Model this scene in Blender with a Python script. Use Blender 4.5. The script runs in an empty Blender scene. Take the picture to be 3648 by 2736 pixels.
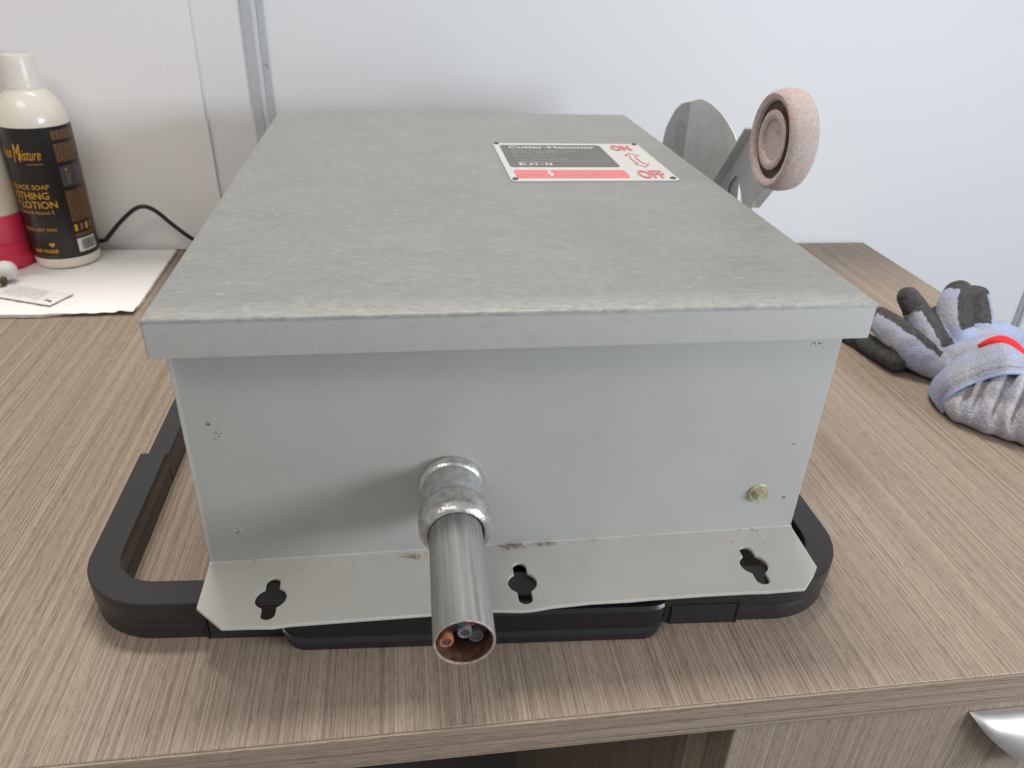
import bpy, bmesh, math, random
from mathutils import Vector, Matrix
R=math.radians; PI=math.pi
random.seed(7)
S=bpy.context.scene; COL=S.collection

# ------------------------------------------------------------------ camera
cam_d=bpy.data.cameras.new('camera'); cam=bpy.data.objects.new('camera',cam_d); COL.objects.link(cam)
rot=Matrix(((0.9903,0.0354,-0.1347),(-0.1345,0.4945,-0.8587),(0.0362,0.8684,0.4945)))
cam.matrix_world=Matrix.Translation((0.0984,-0.2961,0.2670))@rot.to_quaternion().to_matrix().to_4x4()
cam_d.lens=26.95; cam_d.sensor_width=36; cam_d.clip_start=0.01; cam_d.clip_end=50
cam_d.dof.use_dof=True; cam_d.dof.focus_distance=0.40; cam_d.dof.aperture_fstop=15
S.camera=cam

# ------------------------------------------------------------------ world and lights
w=bpy.data.worlds.new('World'); S.world=w; w.use_nodes=True
w.node_tree.nodes['Background'].inputs[0].default_value=(0.99,0.99,1.0,1)
w.node_tree.nodes['Background'].inputs[1].default_value=0.35
S.view_settings.view_transform='Standard'; S.view_settings.look='None'
S.view_settings.exposure=0.15; S.view_settings.gamma=1
def area(name,loc,target,sx,sy,power,col):
    d=bpy.data.lights.new(name,'AREA'); d.shape='RECTANGLE'; d.size=sx; d.size_y=sy; d.energy=power; d.color=col
    o=bpy.data.objects.new(name,d); COL.objects.link(o); o.location=loc
    o.rotation_euler=(Vector(target)-Vector(loc)).to_track_quat('-Z','Y').to_euler(); return o
area('ceiling_light_back',(0.10,0.74,2.0),(0.10,0.68,0),0.9,0.26,30,(1.0,0.95,0.88))
area('ceiling_light_front',(-0.7,-1.1,1.9),(-0.1,0.3,0.0),1.2,0.6,9.5,(1.0,0.93,0.84))
area('window_light',(1.00,-0.66,0.31),(0.25,0.0,0.06),0.55,0.26,8.6,(0.82,0.90,1.0))

# ------------------------------------------------------------------ material helpers
def new_mat(name):
    m=bpy.data.materials.new(name); m.use_nodes=True
    nt=m.node_tree; b=nt.nodes['Principled BSDF']; return m,nt,b
def N(nt,t,**k):
    n=nt.nodes.new(t)
    for a,v in k.items():
        if a.startswith('i_'):
            key=a[2:]; key=int(key) if key.isdigit() else key.replace('_',' ')
            n.inputs[key].default_value=v
        else: setattr(n,a,v)
    return n
def coords(nt,scale=(1,1,1),rot=(0,0,0)):
    tc=N(nt,'ShaderNodeTexCoord'); mp=N(nt,'ShaderNodeMapping')
    mp.inputs['Scale'].default_value=scale; mp.inputs['Rotation'].default_value=rot
    nt.links.new(tc.outputs['Object'],mp.inputs['Vector']); return mp.outputs[0]
def ramp(nt,fac,stops,interp='LINEAR'):
    r=N(nt,'ShaderNodeValToRGB'); r.color_ramp.interpolation=interp
    e=r.color_ramp.elements
    while len(e)<len(stops): e.new(0.5)
    for el,(p,c) in zip(e,stops):
        el.position=p; el.color=(c,c,c,1) if not isinstance(c,tuple) else (*c,1)
    nt.links.new(fac,r.inputs[0]); return r.outputs[0]
def mix(nt,f,a,b,mode='MIX'):
    n=N(nt,'ShaderNodeMix',data_type='RGBA',blend_type=mode)
    for idx,v in ((0,f),(6,a),(7,b)):
        if hasattr(v,'is_linked') or hasattr(v,'links'): nt.links.new(v,n.inputs[idx])
        elif idx==0: n.inputs[0].default_value=v
        else: n.inputs[idx].default_value=(*v,1)
    return n.outputs[2]
def noise(nt,vec,scale,detail=3,rough=0.55,dist=0):
    n=N(nt,'ShaderNodeTexNoise'); n.inputs['Scale'].default_value=scale; n.inputs['Detail'].default_value=detail
    n.inputs['Roughness'].default_value=rough; n.inputs['Distortion'].default_value=dist
    nt.links.new(vec,n.inputs['Vector']); return n.outputs[0]
def bump(nt,b,h,strength,dist=0.001):
    n=N(nt,'ShaderNodeBump'); n.inputs['Strength'].default_value=strength; n.inputs['Distance'].default_value=dist
    nt.links.new(h,n.inputs['Height']); nt.links.new(n.outputs[0],b.inputs['Normal'])
def plain(name,c,rough=0.5,metal=0.0,var=0.0,vs=60,bs=0.0,bscale=400,spec=None,coat=0):
    m,nt,b=new_mat(name); b.inputs['Roughness'].default_value=rough; b.inputs['Metallic'].default_value=metal
    if spec is not None: b.inputs['Specular IOR Level'].default_value=spec
    if coat: b.inputs['Coat Weight'].default_value=coat
    v=coords(nt)
    if var:
        f=noise(nt,v,vs,4)
        r=ramp(nt,f,[(0.3,tuple(x*(1-var) for x in c)),(0.7,tuple(min(1,x*(1+var)) for x in c))])
        nt.links.new(r,b.inputs['Base Color'])
    else: b.inputs['Base Color'].default_value=(*c,1)
    if bs: bump(nt,b,noise(nt,v,bscale,3),bs,0.0004)
    return m

def wood_mat(name,grain='y'):
    m,nt,b=new_mat(name)
    sc={'y':(1,.0018,1),'x':(.0022,1,1),'z':(1,1,.0025)}[grain]
    v=coords(nt,sc)
    fine=noise(nt,v,1500,1,0.45); midn=noise(nt,v,640,1,0.5); broad=noise(nt,v,90,2,0.5); line=noise(nt,v,420,1,0.5)
    sc2=tuple(0.09 if s_<1 else 1 for s_ in sc); v2=coords(nt,sc2); dash=noise(nt,v2,1500,2,0.6)
    v3=coords(nt); speck=noise(nt,v3,1300,2,0.7); patch=noise(nt,v3,9,2,0.5)
    c=ramp(nt,fine,[(0.32,(0.238,0.182,0.134)),(0.5,(0.318,0.250,0.190)),(0.68,(0.400,0.322,0.250))])
    c=mix(nt,0.12,c,ramp(nt,midn,[(0.33,(0.66,0.63,0.60)),(0.50,(1.0,1.0,1.0)),(0.66,(1.12,1.12,1.1))]),'MULTIPLY')
    c=mix(nt,0.30,c,ramp(nt,line,[(0.24,(0.55,0.50,0.46)),(0.27,(1.0,1.0,1.0))]),'MULTIPLY')
    c=mix(nt,0.15,c,ramp(nt,broad,[(0.3,(0.90,0.88,0.87)),(0.7,(1.0,1.0,1.0))]),'MULTIPLY')
    c=mix(nt,0.40,c,ramp(nt,dash,[(0.37,(0.36,0.32,0.31)),(0.46,(1.0,1.0,1.0))]),'MULTIPLY')
    c=mix(nt,0.45,c,ramp(nt,speck,[(0.35,(0.78,0.72,0.74)),(0.65,(1.04,1.04,1.0))]),'MULTIPLY')
    c=mix(nt,0.3,c,ramp(nt,patch,[(0.35,(0.93,0.91,0.90)),(0.65,(1,1,1))]),'MULTIPLY')
    nt.links.new(c,b.inputs['Base Color'])
    nt.links.new(ramp(nt,fine,[(0.3,0.62),(0.7,0.44)]),b.inputs['Roughness'])
    bump(nt,b,fine,0.25,0.0003); return m
M={}
M['wood_y']=wood_mat('laminate_top','y'); M['wood_x']=wood_mat('laminate_edge','x'); M['wood_z']=wood_mat('laminate_front','z')

def galv(name,base,dark,light,metal,rough):
    m,nt,b=new_mat(name); v=coords(nt); vs=coords(nt,(0.8,1.25,1))
    big=noise(nt,vs,26,5,0.72,0.2); med=noise(nt,vs,210,5,0.72,0.2); fine=noise(nt,v,900,3,0.7)
    c=ramp(nt,big,[(0.28,dark),(0.5,base),(0.74,light)])
    c=mix(nt,0.60,c,ramp(nt,med,[(0.36,(0.82,0.83,0.86)),(0.52,(1,1,1)),(0.66,(1.12,1.10,1.03))]),'MULTIPLY')
    c=mix(nt,0.40,c,ramp(nt,fine,[(0.3,(0.72,0.73,0.76)),(0.6,(1,1,1))]),'MULTIPLY')
    fl=noise(nt,coords(nt,(0.8,1.2,1)),300,5,0.75,0.4)
    c=mix(nt,ramp(nt,fl,[(0.58,0.0),(0.74,0.5)]),c,(0.56,0.55,0.49))
    # rubbed band along the folded front edge, dark smudges on the rim below it
    tc=N(nt,'ShaderNodeTexCoord'); sp=N(nt,'ShaderNodeSeparateXYZ'); nt.links.new(tc.outputs['Object'],sp.inputs[0])
    mr=N(nt,'ShaderNodeMapRange'); nt.links.new(sp.outputs[1],mr.inputs[0]); mr.inputs[1].default_value=0.004; mr.inputs[2].default_value=-0.0135
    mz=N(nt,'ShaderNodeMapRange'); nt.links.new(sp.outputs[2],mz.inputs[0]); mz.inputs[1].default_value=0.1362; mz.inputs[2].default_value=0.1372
    wn=noise(nt,coords(nt,(0.55,1.6,1)),330,5,0.78,0.4)
    w1=N(nt,'ShaderNodeMath',operation='MULTIPLY'); nt.links.new(mr.outputs[0],w1.inputs[0]); nt.links.new(mz.outputs[0],w1.inputs[1])
    w2=N(nt,'ShaderNodeMath',operation='MULTIPLY'); nt.links.new(w1.outputs[0],w2.inputs[0]); nt.links.new(ramp(nt,wn,[(0.38,0.05),(0.70,0.55)]),w2.inputs[1])
    c=mix(nt,w2.outputs[0],c,(0.60,0.595,0.55))
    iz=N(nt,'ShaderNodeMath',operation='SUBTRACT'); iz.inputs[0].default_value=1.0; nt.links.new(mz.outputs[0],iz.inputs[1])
    sm=noise(nt,coords(nt,(0.8,1,1.1)),140,5,0.78,0.2)
    w3=N(nt,'ShaderNodeMath',operation='MULTIPLY'); nt.links.new(iz.outputs[0],w3.inputs[0]); nt.links.new(ramp(nt,sm,[(0.52,0.0),(0.70,0.30)]),w3.inputs[1])
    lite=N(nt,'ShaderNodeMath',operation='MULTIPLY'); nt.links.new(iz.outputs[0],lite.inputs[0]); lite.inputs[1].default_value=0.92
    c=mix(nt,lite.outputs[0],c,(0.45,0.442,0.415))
    c=mix(nt,w3.outputs[0],c,(0.24,0.25,0.27))
    nt.links.new(c,b.inputs['Base Color'])
    b.inputs['Metallic'].default_value=metal
    nt.links.new(ramp(nt,med,[(0.3,rough-0.06),(0.7,rough+0.1)]),b.inputs['Roughness'])
    bump(nt,b,fine,0.15,0.0003); return m
M['lid']=galv('galvanised_lid',(0.262,0.263,0.252),(0.238,0.241,0.236),(0.288,0.286,0.266),0.08,0.50)
def painted(name,c1,c2,speckcol,edge=False):
    m,nt,b=new_mat(name); v=coords(nt)
    big=noise(nt,v,14,4,0.6); fine=noise(nt,v,1100,2,0.6); sp=noise(nt,v,420,2,0.5)
    c=ramp(nt,big,[(0.3,c1),(0.7,c2)])
    c=mix(nt,0.3,c,ramp(nt,fine,[(0.3,(0.85,0.85,0.86)),(0.6,(1,1,1))]),'MULTIPLY')
    c=mix(nt,ramp(nt,sp,[(0.74,0.0),(0.80,0.45)]),c,speckcol)
    if edge:
        tc=N(nt,'ShaderNodeTexCoord'); sp_=N(nt,'ShaderNodeSeparateXYZ'); nt.links.new(tc.outputs['Object'],sp_.inputs[0])
        mr=N(nt,'ShaderNodeMapRange'); nt.links.new(sp_.outputs[0],mr.inputs[0]); mr.inputs[1].default_value=0.0026; mr.inputs[2].default_value=0.0006
        w_=N(nt,'ShaderNodeMath',operation='MULTIPLY'); nt.links.new(mr.outputs[0],w_.inputs[0]); nt.links.new(ramp(nt,noise(nt,v,160,4,0.7),[(0.3,0.35),(0.6,0.85)]),w_.inputs[1])
        c=mix(nt,w_.outputs[0],c,(0.62,0.61,0.57))
    nt.links.new(c,b.inputs['Base Color']); b.inputs['Roughness'].default_value=0.46
    bump(nt,b,fine,0.10,0.0003); return m
M['paint']=painted('grey_painted_steel',(0.395,0.390,0.365),(0.430,0.425,0.400),(0.20,0.18,0.16),True)
M['flange']=painted('bare_flange_steel',(0.465,0.447,0.405),(0.545,0.524,0.475),(0.22,0.17,0.13))
M['zinc']=plain('zinc_plated',(0.40,0.41,0.405),0.50,0.4,0.22,220,0.6,500)
M['zinc_bright']=plain('zinc_polished_ring',(0.60,0.59,0.565),0.30,0.85,0.24,260,0.8,380)
def conduit_mat():
    m,nt,b=new_mat('emt_conduit'); v=coords(nt,(1,.03,1))
    s=noise(nt,v,420,3,0.65); f=noise(nt,coords(nt),600,3,0.6)
    c=ramp(nt,s,[(0.3,(0.145,0.145,0.139)),(0.5,(0.200,0.200,0.191)),(0.72,(0.28,0.28,0.268))])
    c=mix(nt,0.35,c,ramp(nt,f,[(0.3,(0.72,0.73,0.72)),(0.6,(1,1,1))]),'MULTIPLY')
    nt.links.new(c,b.inputs['Base Color']); b.inputs['Metallic'].default_value=0.05; b.inputs['Roughness'].default_value=0.55
    bump(nt,b,s,0.15,0.0003); return m
M['conduit']=conduit_mat()
M['rust']=plain('rusty_inside',(0.085,0.036,0.016),0.85,0.0,0.6,300,0.6,500)
M['rimrust']=plain('cut_rim',(0.42,0.33,0.29),0.6,0.3,0.35,400)
M['bolt']=plain('yellow_zinc',(0.62,0.60,0.42),0.33,0.8,0.12,300)
M['black_plastic']=plain('black_plastic',(0.019,0.017,0.018),0.34,0.0,0.10,200,0.14,1500)
M['black_gloss']=plain('black_gloss_plastic',(0.010,0.010,0.012),0.30,0.0)
M['seam']=plain('dark_seam',(0.004,0.004,0.004),0.8)
M['wall']=plain('painted_partition',(0.84,0.85,0.865),0.5,0.0,0.008,5,0.06,700)
M['strip']=plain('aluminium_strip',(0.58,0.61,0.65),0.45,0.3,0.05,100)
M['gap']=plain('strip_cream',(0.72,0.72,0.71),0.5)
M['dark_in']=plain('dark_interior',(0.030,0.028,0.028),0.7)
M['steel']=plain('brushed_nickel',(0.60,0.575,0.55),0.42,0.8,0.10,90)
M['cable']=plain('black_cable',(0.012,0.014,0.016),0.4)
def board_mat():
    m,nt,b=new_mat('textured_board'); v=coords(nt,(.12,1,1)); n=noise(nt,v,900,3,0.6); g=noise(nt,coords(nt),350,3,0.6)
    nt.links.new(ramp(nt,g,[(0.3,(0.885,0.868,0.862)),(0.7,(0.91,0.893,0.885))]),b.inputs['Base Color'])
    b.inputs['Roughness'].default_value=0.8; bump(nt,b,n,0.28,0.0005); return m
M['board']=board_mat()
M['towel']=plain('paper_towel',(0.88,0.85,0.835),0.9,0,0.03,250,0.6,380)
M['cream']=plain('cream_plastic',(0.88,0.81,0.70),0.22,0,0.0,coat=0.4)
M['capcream']=plain('frosted_cap',(0.86,0.82,0.73),0.30)
M['label']=plain('black_label',(0.016,0.014,0.013),0.30)
M['gold']=plain('gold_print',(0.72,0.36,0.03),0.4)
M['brownprint']=plain('brown_print',(0.30,0.155,0.065),0.45)
M['greyprint']=plain('grey_print',(0.085,0.082,0.085),0.4)
M['white']=plain('white_print',(0.82,0.82,0.80),0.5)
M['ink']=plain('black_ink',(0.035,0.037,0.042),0.5)
M['pink']=plain('hot_pink_cap',(0.88,0.055,0.15),0.30,0,0.03,30)
M['pink2']=plain('hot_pink_cap_low',(0.82,0.045,0.11),0.30)
M['yellow']=plain('yellow_band',(0.80,0.48,0.04),0.4)
M['packet']=plain('packet_foil',(0.86,0.83,0.81),0.35,0,0.05,120,0.3,120)
M['faint']=plain('faint_print_and_shade',(0.45,0.43,0.46),0.6)
M['blueprint']=plain('blue_black_print',(0.03,0.06,0.09),0.5)
M['plate']=plain('nameplate_white',(0.60,0.595,0.57),0.38,0.1,0.03,80)
M['plate_black']=plain('nameplate_black',(0.115,0.115,0.110),0.45,0,0.10,300)
M['plate_text']=plain('nameplate_light',(0.62,0.60,0.56),0.45)
M['plate_dim']=plain('nameplate_small_print',(0.36,0.35,0.34),0.45)
M['plate_red']=plain('nameplate_red',(0.66,0.165,0.165),0.42,0,0.08,200)
M['plate_pink']=plain('nameplate_pink_print',(0.72,0.40,0.39),0.45)
M['rivet']=plain('dark_rivet',(0.15,0.14,0.13),0.4,0.6)
def knob_mat():
    m,nt,b=new_mat('worn_red_knob'); v=coords(nt)
    a=noise(nt,v,170,5,0.72,0.5); f=noise(nt,v,600,4,0.7)
    c=ramp(nt,a,[(0.30,(0.30,0.25,0.22)),(0.43,(0.46,0.385,0.35)),(0.56,(0.52,0.40,0.37)),(0.70,(0.50,0.20,0.19))])
    c=mix(nt,ramp(nt,f,[(0.50,0.0),(0.64,0.80)]),c,(0.58,0.53,0.49))
    f2=noise(nt,v,330,4,0.75)
    c=mix(nt,ramp(nt,f2,[(0.63,0.0),(0.76,0.5)]),c,(0.52,0.13,0.13))
    c=mix(nt,ramp(nt,f2,[(0.26,0.7),(0.36,0.0)]),c,(0.24,0.20,0.18))
    nt.links.new(c,b.inputs['Base Color']); b.inputs['Roughness'].default_value=0.8; bump(nt,b,f,0.6,0.0008); return m
M['knob']=knob_mat()
M['groove']=plain('olive_groove',(0.105,0.080,0.045),0.8,0,0.3,200)
M['cast']=plain('handle_steel',(0.52,0.525,0.515),0.45,0.25,0.10,70,0.08,300)
def glove_mat(name,attr=True,mesh_s=1.0,grey=False):
    m,nt,b=new_mat(name); v=coords(nt)
    big=noise(nt,v,30,3,0.6); vo=N(nt,'ShaderNodeTexVoronoi'); vo.inputs['Scale'].default_value=760*mesh_s
    nt.links.new(coords(nt,(1,1,1.5)),vo.inputs['Vector'])
    knit=ramp(nt,vo.outputs['Distance'],[(0.10,(1.08,1.08,1.08)),(0.55,(0.72,0.72,0.75))])
    yarn=ramp(nt,big,[(0.34,(0.46,0.455,0.48)),(0.50,(0.44,0.465,0.56)),(0.66,(0.43,0.50,0.72))])
    if grey: yarn=ramp(nt,big,[(0.40,(0.50,0.475,0.48)),(0.60,(0.50,0.50,0.56)),(0.75,(0.50,0.54,0.72))])
    yarn=mix(nt,0.9,yarn,knit,'MULTIPLY')
    if attr:
        at=N(nt,'ShaderNodeAttribute',attribute_name='coat')
        blk=noise(nt,v,260,4,0.7)
        bc=ramp(nt,blk,[(0.35,(0.050,0.049,0.049)),(0.58,(0.082,0.079,0.076)),(0.76,(0.125,0.119,0.110))])
        nt.links.new(mix(nt,at.outputs['Fac'],yarn,bc),b.inputs['Base Color'])
    else: nt.links.new(yarn,b.inputs['Base Color'])
    b.inputs['Roughness'].default_value=0.9; b.inputs['Specular IOR Level'].default_value=0.2
    h=N(nt,'ShaderNodeMath',operation='MULTIPLY'); nt.links.new(vo.outputs['Distance'],h.inputs[0]); h.inputs[1].default_value=-1
    bump(nt,b,h.outputs[0],0.5,0.0009); return m
M['glove']=glove_mat('knit_glove'); M['cuff']=glove_mat('knit_cuff',False,0.8)
M['cuff2']=glove_mat('knit_cuff_inner',False,0.62,True)
M['bluehem']=plain('pale_blue_hem',(0.36,0.43,0.66),0.9,0,0.15,300,0.6,900)
M['redtrim']=plain('red_trim',(0.80,0.02,0.02),0.75,0,0.1,300,0.6,900)

# ------------------------------------------------------------------ object helpers
def link(name,me,mat,parent=None,smooth=False):
    o=bpy.data.objects.new(name,me); COL.objects.link(o)
    if mat is not None and not me.materials: me.materials.append(mat)
    if parent is not None: o.parent=parent
    if smooth:
        for p in me.polygons: p.use_smooth=True
    return o
def tag(o,label,cat,group=None):
    o['label']=label; o['category']=cat
    if group: o['group']=group
    return o
def empty(name,loc=(0,0,0)):
    o=bpy.data.objects.new(name,None); COL.objects.link(o); o.location=loc; return o
def thing(name,label,cat,group=None):
    return tag(empty(name),label,cat,group)
def from_bm(name,bm,mat,parent=None,smooth=False):
    me=bpy.data.meshes.new(name); bm.normal_update(); bm.to_mesh(me); bm.free(); return link(name,me,mat,parent,smooth)
def box(name,a,b,mat,parent=None,bev=0.0,seg=2):
    bm=bmesh.new(); bmesh.ops.create_cube(bm,size=1)
    for v in bm.verts: v.co=Vector([(a[i]+b[i])/2+v.co[i]*(b[i]-a[i]) for i in range(3)])
    if bev: bmesh.ops.bevel(bm,geom=bm.edges[:],offset=bev,segments=seg,affect='EDGES',profile=0.5)
    return from_bm(name,bm,mat,parent,False)
def shade_auto(o,ang=35):
    me=o.data
    for p in me.polygons: p.use_smooth=True
    me.set_sharp_from_angle(angle=R(ang)); return o
def eval_mesh(o):
    bpy.context.view_layer.update()
    dg=bpy.context.evaluated_depsgraph_get(); me=bpy.data.meshes.new_from_object(o.evaluated_get(dg)); return me
def round_poly(cs,seg=10):
    out=[]; n=len(cs)
    for i in range(n):
        p=Vector(cs[i][:2]); r=cs[i][2] if len(cs[i])>2 else 0
        if not r: out.append((p.x,p.y)); continue
        a=Vector(cs[i-1][:2]); c=Vector(cs[(i+1)%n][:2])
        d1=(a-p).normalized(); d2=(c-p).normalized(); th=d1.angle(d2); t=r/math.tan(th/2)
        p1=p+d1*t; p2=p+d2*t; ctr=p+(d1+d2).normalized()*(r/math.sin(th/2))
        v1=p1-ctr; v2=p2-ctr; a1=math.atan2(v1.y,v1.x); a2=math.atan2(v2.y,v2.x)
        d=(a2-a1+PI)%(2*PI)-PI
        for k in range(seg+1):
            an=a1+d*k/seg; out.append((ctr.x+r*math.cos(an),ctr.y+r*math.sin(an)))
    return out
def plate(name,loops,z0,z1,mat,parent=None,bev=0.0,mtx=None,smooth=True):
    cu=bpy.data.curves.new(name,'CURVE'); cu.dimensions='2D'; cu.fill_mode='BOTH'
    for lp in loops:
        s=cu.splines.new('POLY'); s.points.add(len(lp)-1); s.use_cyclic_u=True
        for p,q in zip(s.points,lp): p.co=(q[0],q[1],0,1)
    cu.extrude=max((z1-z0)/2-bev,0); cu.bevel_depth=bev; cu.bevel_resolution=1; cu.offset=-bev
    o=bpy.data.objects.new(name,cu); COL.objects.link(o); me=eval_mesh(o); bpy.data.objects.remove(o); bpy.data.curves.remove(cu)
    me.transform(Matrix.Translation((0,0,(z0+z1)/2)))
    if mtx is not None: me.transform(mtx)
    me.name=name; me.materials.clear(); o=link(name,me,mat,parent)
    if smooth: shade_auto(o)
    return o
def lathe(name,prof,mat,parent=None,seg=64,mtx=None,ang=35):   # prof: (r,z) along +z
    bm=bmesh.new(); rings=[]
    for r,z in prof:
        if r<1e-6: rings.append([bm.verts.new((0,0,z))])
        else: rings.append([bm.verts.new((r*math.cos(2*PI*k/seg),r*math.sin(2*PI*k/seg),z)) for k in range(seg)])
    for a,b in zip(rings,rings[1:]):
        for k in range(seg):
            l=(k+1)%seg
            if len(a)==1 and len(b)==1: continue
            if len(a)==1: bm.faces.new((a[0],b[l],b[k]))
            elif len(b)==1: bm.faces.new((a[k],a[l],b[0]))
            else: bm.faces.new((a[k],a[l],b[l],b[k]))
    bmesh.ops.recalc_face_normals(bm,faces=bm.faces[:])
    if mtx is not None: bm.transform(mtx)
    return shade_auto(from_bm(name,bm,mat,parent),ang)
def catmull(pts,n=8):
    P=[Vector(p) for p in pts]; P=[P[0]*2-P[1]]+P+[P[-1]*2-P[-2]]; out=[]
    for i in range(1,len(P)-2):
        a,b,c,d=P[i-1:i+3]
        for k in range(n):
            t=k/n; out.append(0.5*((2*b)+(c-a)*t+(2*a-5*b+4*c-d)*t*t+(3*b-a-3*c+d)*t**3))
    out.append(P[-2]); return out
def tube(name,pts,r,mat,parent=None,seg=12,n=8,caps=True,flat=1.0):
    path=catmull(pts,n); bm=bmesh.new(); rings=[]; up=Vector((0,0,1))
    for i,p in enumerate(path):
        t=(path[min(i+1,len(path)-1)]-path[max(i-1,0)]).normalized()
        s=t.cross(up).normalized(); u=s.cross(t)
        rr=r(i/(len(path)-1)) if callable(r) else r
        rings.append([bm.verts.new(p+rr*(s*math.cos(2*PI*k/seg)+u*flat*math.sin(2*PI*k/seg))) for k in range(seg)])
    for a,b in zip(rings,rings[1:]):
        for k in range(seg): bm.faces.new((a[k],a[(k+1)%seg],b[(k+1)%seg],b[k]))
    if caps: bm.faces.new(rings[0][::-1]); bm.faces.new(rings[-1])
    return from_bm(name,bm,mat,parent,True)
def text_mesh(s,size,bold=0.0,xs=1.0,shear=0.0,align='LEFT',space=1.0):
    cu=bpy.data.curves.new('t','FONT'); cu.body=s; cu.size=size; cu.offset=bold*size; cu.shear=shear
    cu.align_x=align; cu.space_character=space; cu.resolution_u=4
    o=bpy.data.objects.new('t',cu); COL.objects.link(o); me=eval_mesh(o); bpy.data.objects.remove(o); bpy.data.curves.remove(cu)
    me.materials.clear(); me.transform(Matrix.Diagonal((xs,1,1,1))); return me
def join_meshes(ms):
    bm=bmesh.new()
    for m in ms: bm.from_mesh(m)
    me=bpy.data.meshes.new('m'); bm.to_mesh(me); bm.free(); return me
def fit_text(s,x0,x1,y0,h,z,mat,name,parent,bold=0.0,shear=0.0,mtx=None):
    """flat lettering filling x0..x1, baseline y0, cap height h"""
    me=text_mesh(s,1.0,bold,shear=shear); xs=[v.co.x for v in me.vertices]; ys=[v.co.y for v in me.vertices]
    ref=0.73
    a,b=min(xs),max(xs)
    for v in me.vertices: v.co=Vector((x0+(v.co.x-a)/(b-a)*(x1-x0),y0+v.co.y/ref*h,z))
    if mtx is not None: me.transform(mtx)
    me.name=name; return link(name,me,mat,parent)
TAU=2*PI

DZ=-0.023      # desk top height: z = 0 is the underside of the switch box
# ------------------------------------------------------------------ setting: floor, partition wall
fl=box('floor',(-3,-3,-0.80),(4,0.56,-0.76),plain('grey_floor',(0.20,0.19,0.18),0.7,0,0.1,8)); fl['kind']='structure'
wall=thing('partition_wall','pale bluish white partition wall behind the wood grain desk','wall')
box('wall_panel',(-2.2,0.520,-0.76),(-0.0335,0.555,0.62),M['wall'],wall)
box('wall_panel',(-0.0285,0.520,-0.76),(0.8875,0.555,0.62),M['wall'],wall)
box('wall_panel',(0.8965,0.520,-0.76),(2.6,0.555,0.62),M['wall'],wall)
box('metal_strip',(-0.0425,0.5165,-0.76),(-0.0330,0.5199,0.62),M['strip'],wall,0.0006,1)
box('joint_cover',(-0.0330,0.5180,-0.76),(-0.0283,0.5199,0.62),M['gap'],wall)
box('metal_strip',(-0.0283,0.5165,-0.76),(-0.0222,0.5199,0.62),M['strip'],wall,0.0006,1)
sc=lathe('screw',[(0,0),(0.0007,0),(0.0009,-0.0004),(0.0022,-0.0007),(0.0022,0.0005)],M['steel'],wall,20,Matrix.Translation((-0.0252,0.5163,0.160))@Matrix.Rotation(R(-90),4,'X'))
box('metal_strip',(0.8870,0.5150,-0.76),(0.8905,0.5199,0.62),M['strip'],wall,0.0006,1)
box('joint_gap_shade',(0.8905,0.5190,-0.76),(0.8920,0.5215,0.62),M['seam'],wall)  # near-black strip colours in the shade of the open joint
box('metal_strip',(0.8920,0.5150,-0.76),(0.8970,0.5199,0.62),M['strip'],wall,0.0006,1)
bd=thing('backing_board','white textured board standing at the back left of the desk behind the bottles','board')
pl=plate('board_sheet',[[(-0.62,DZ+0.0006),(-0.0840,DZ+0.0006),(-0.0862,0.048),(-0.0872,0.110),(-0.0884,0.1115),(-0.0884,0.125),(-0.0880,0.34),(-0.62,0.34)]],0,0.003,M['board'],bd,0.0003,
      Matrix.Translation((0,0.5190,0))@Matrix.Rotation(R(90),4,'X'))

# ------------------------------------------------------------------ desk
desk=thing('desk','grey brown wood grain laminate desk with a drawer under its right half','desk')
FY=-0.0850; DR=0.6415
box('desktop',(-0.75,FY+0.0010,-0.0418),(DR-0.001,0.5150,DZ),M['wood_y'],desk,0.0004,1)
box('edge_band',(-0.75,FY-0.0006,-0.0419),(DR,FY+0.0009,DZ-0.0002),M['wood_x'],desk,0.0005,2)
box('edge_band',(DR-0.0009,FY+0.0010,-0.0419),(DR+0.0006,0.5150,DZ-0.0002),M['wood_y'],desk,0.0005,2)
box('side_panel',(0.2330,-0.062,-0.755),(0.2500,0.480,-0.0421),M['wood_z'],desk)
box('side_panel',(0.6200,-0.062,-0.755),(0.6370,0.480,-0.0421),M['wood_z'],desk)
box('side_panel',(-0.7400,-0.062,-0.755),(-0.7230,0.480,-0.0421),M['wood_z'],desk)
box('back_panel',(-0.7230,0.40,-0.60),(0.2330,0.418,-0.0421),M['dark_in'],desk)
box('cabinet_floor',(0.2500,-0.06,-0.70),(0.62,0.48,-0.685),M['dark_in'],desk)
dr=box('drawer_front',(0.2440,-0.0820,-0.235),(0.6370,-0.0630,-0.0440),M['wood_z'],desk,0.0006,1)
box('drawer_front',(0.2440,-0.0820,-0.430),(0.6370,-0.0630,-0.2385),M['wood_z'],desk,0.0006,1)
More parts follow.
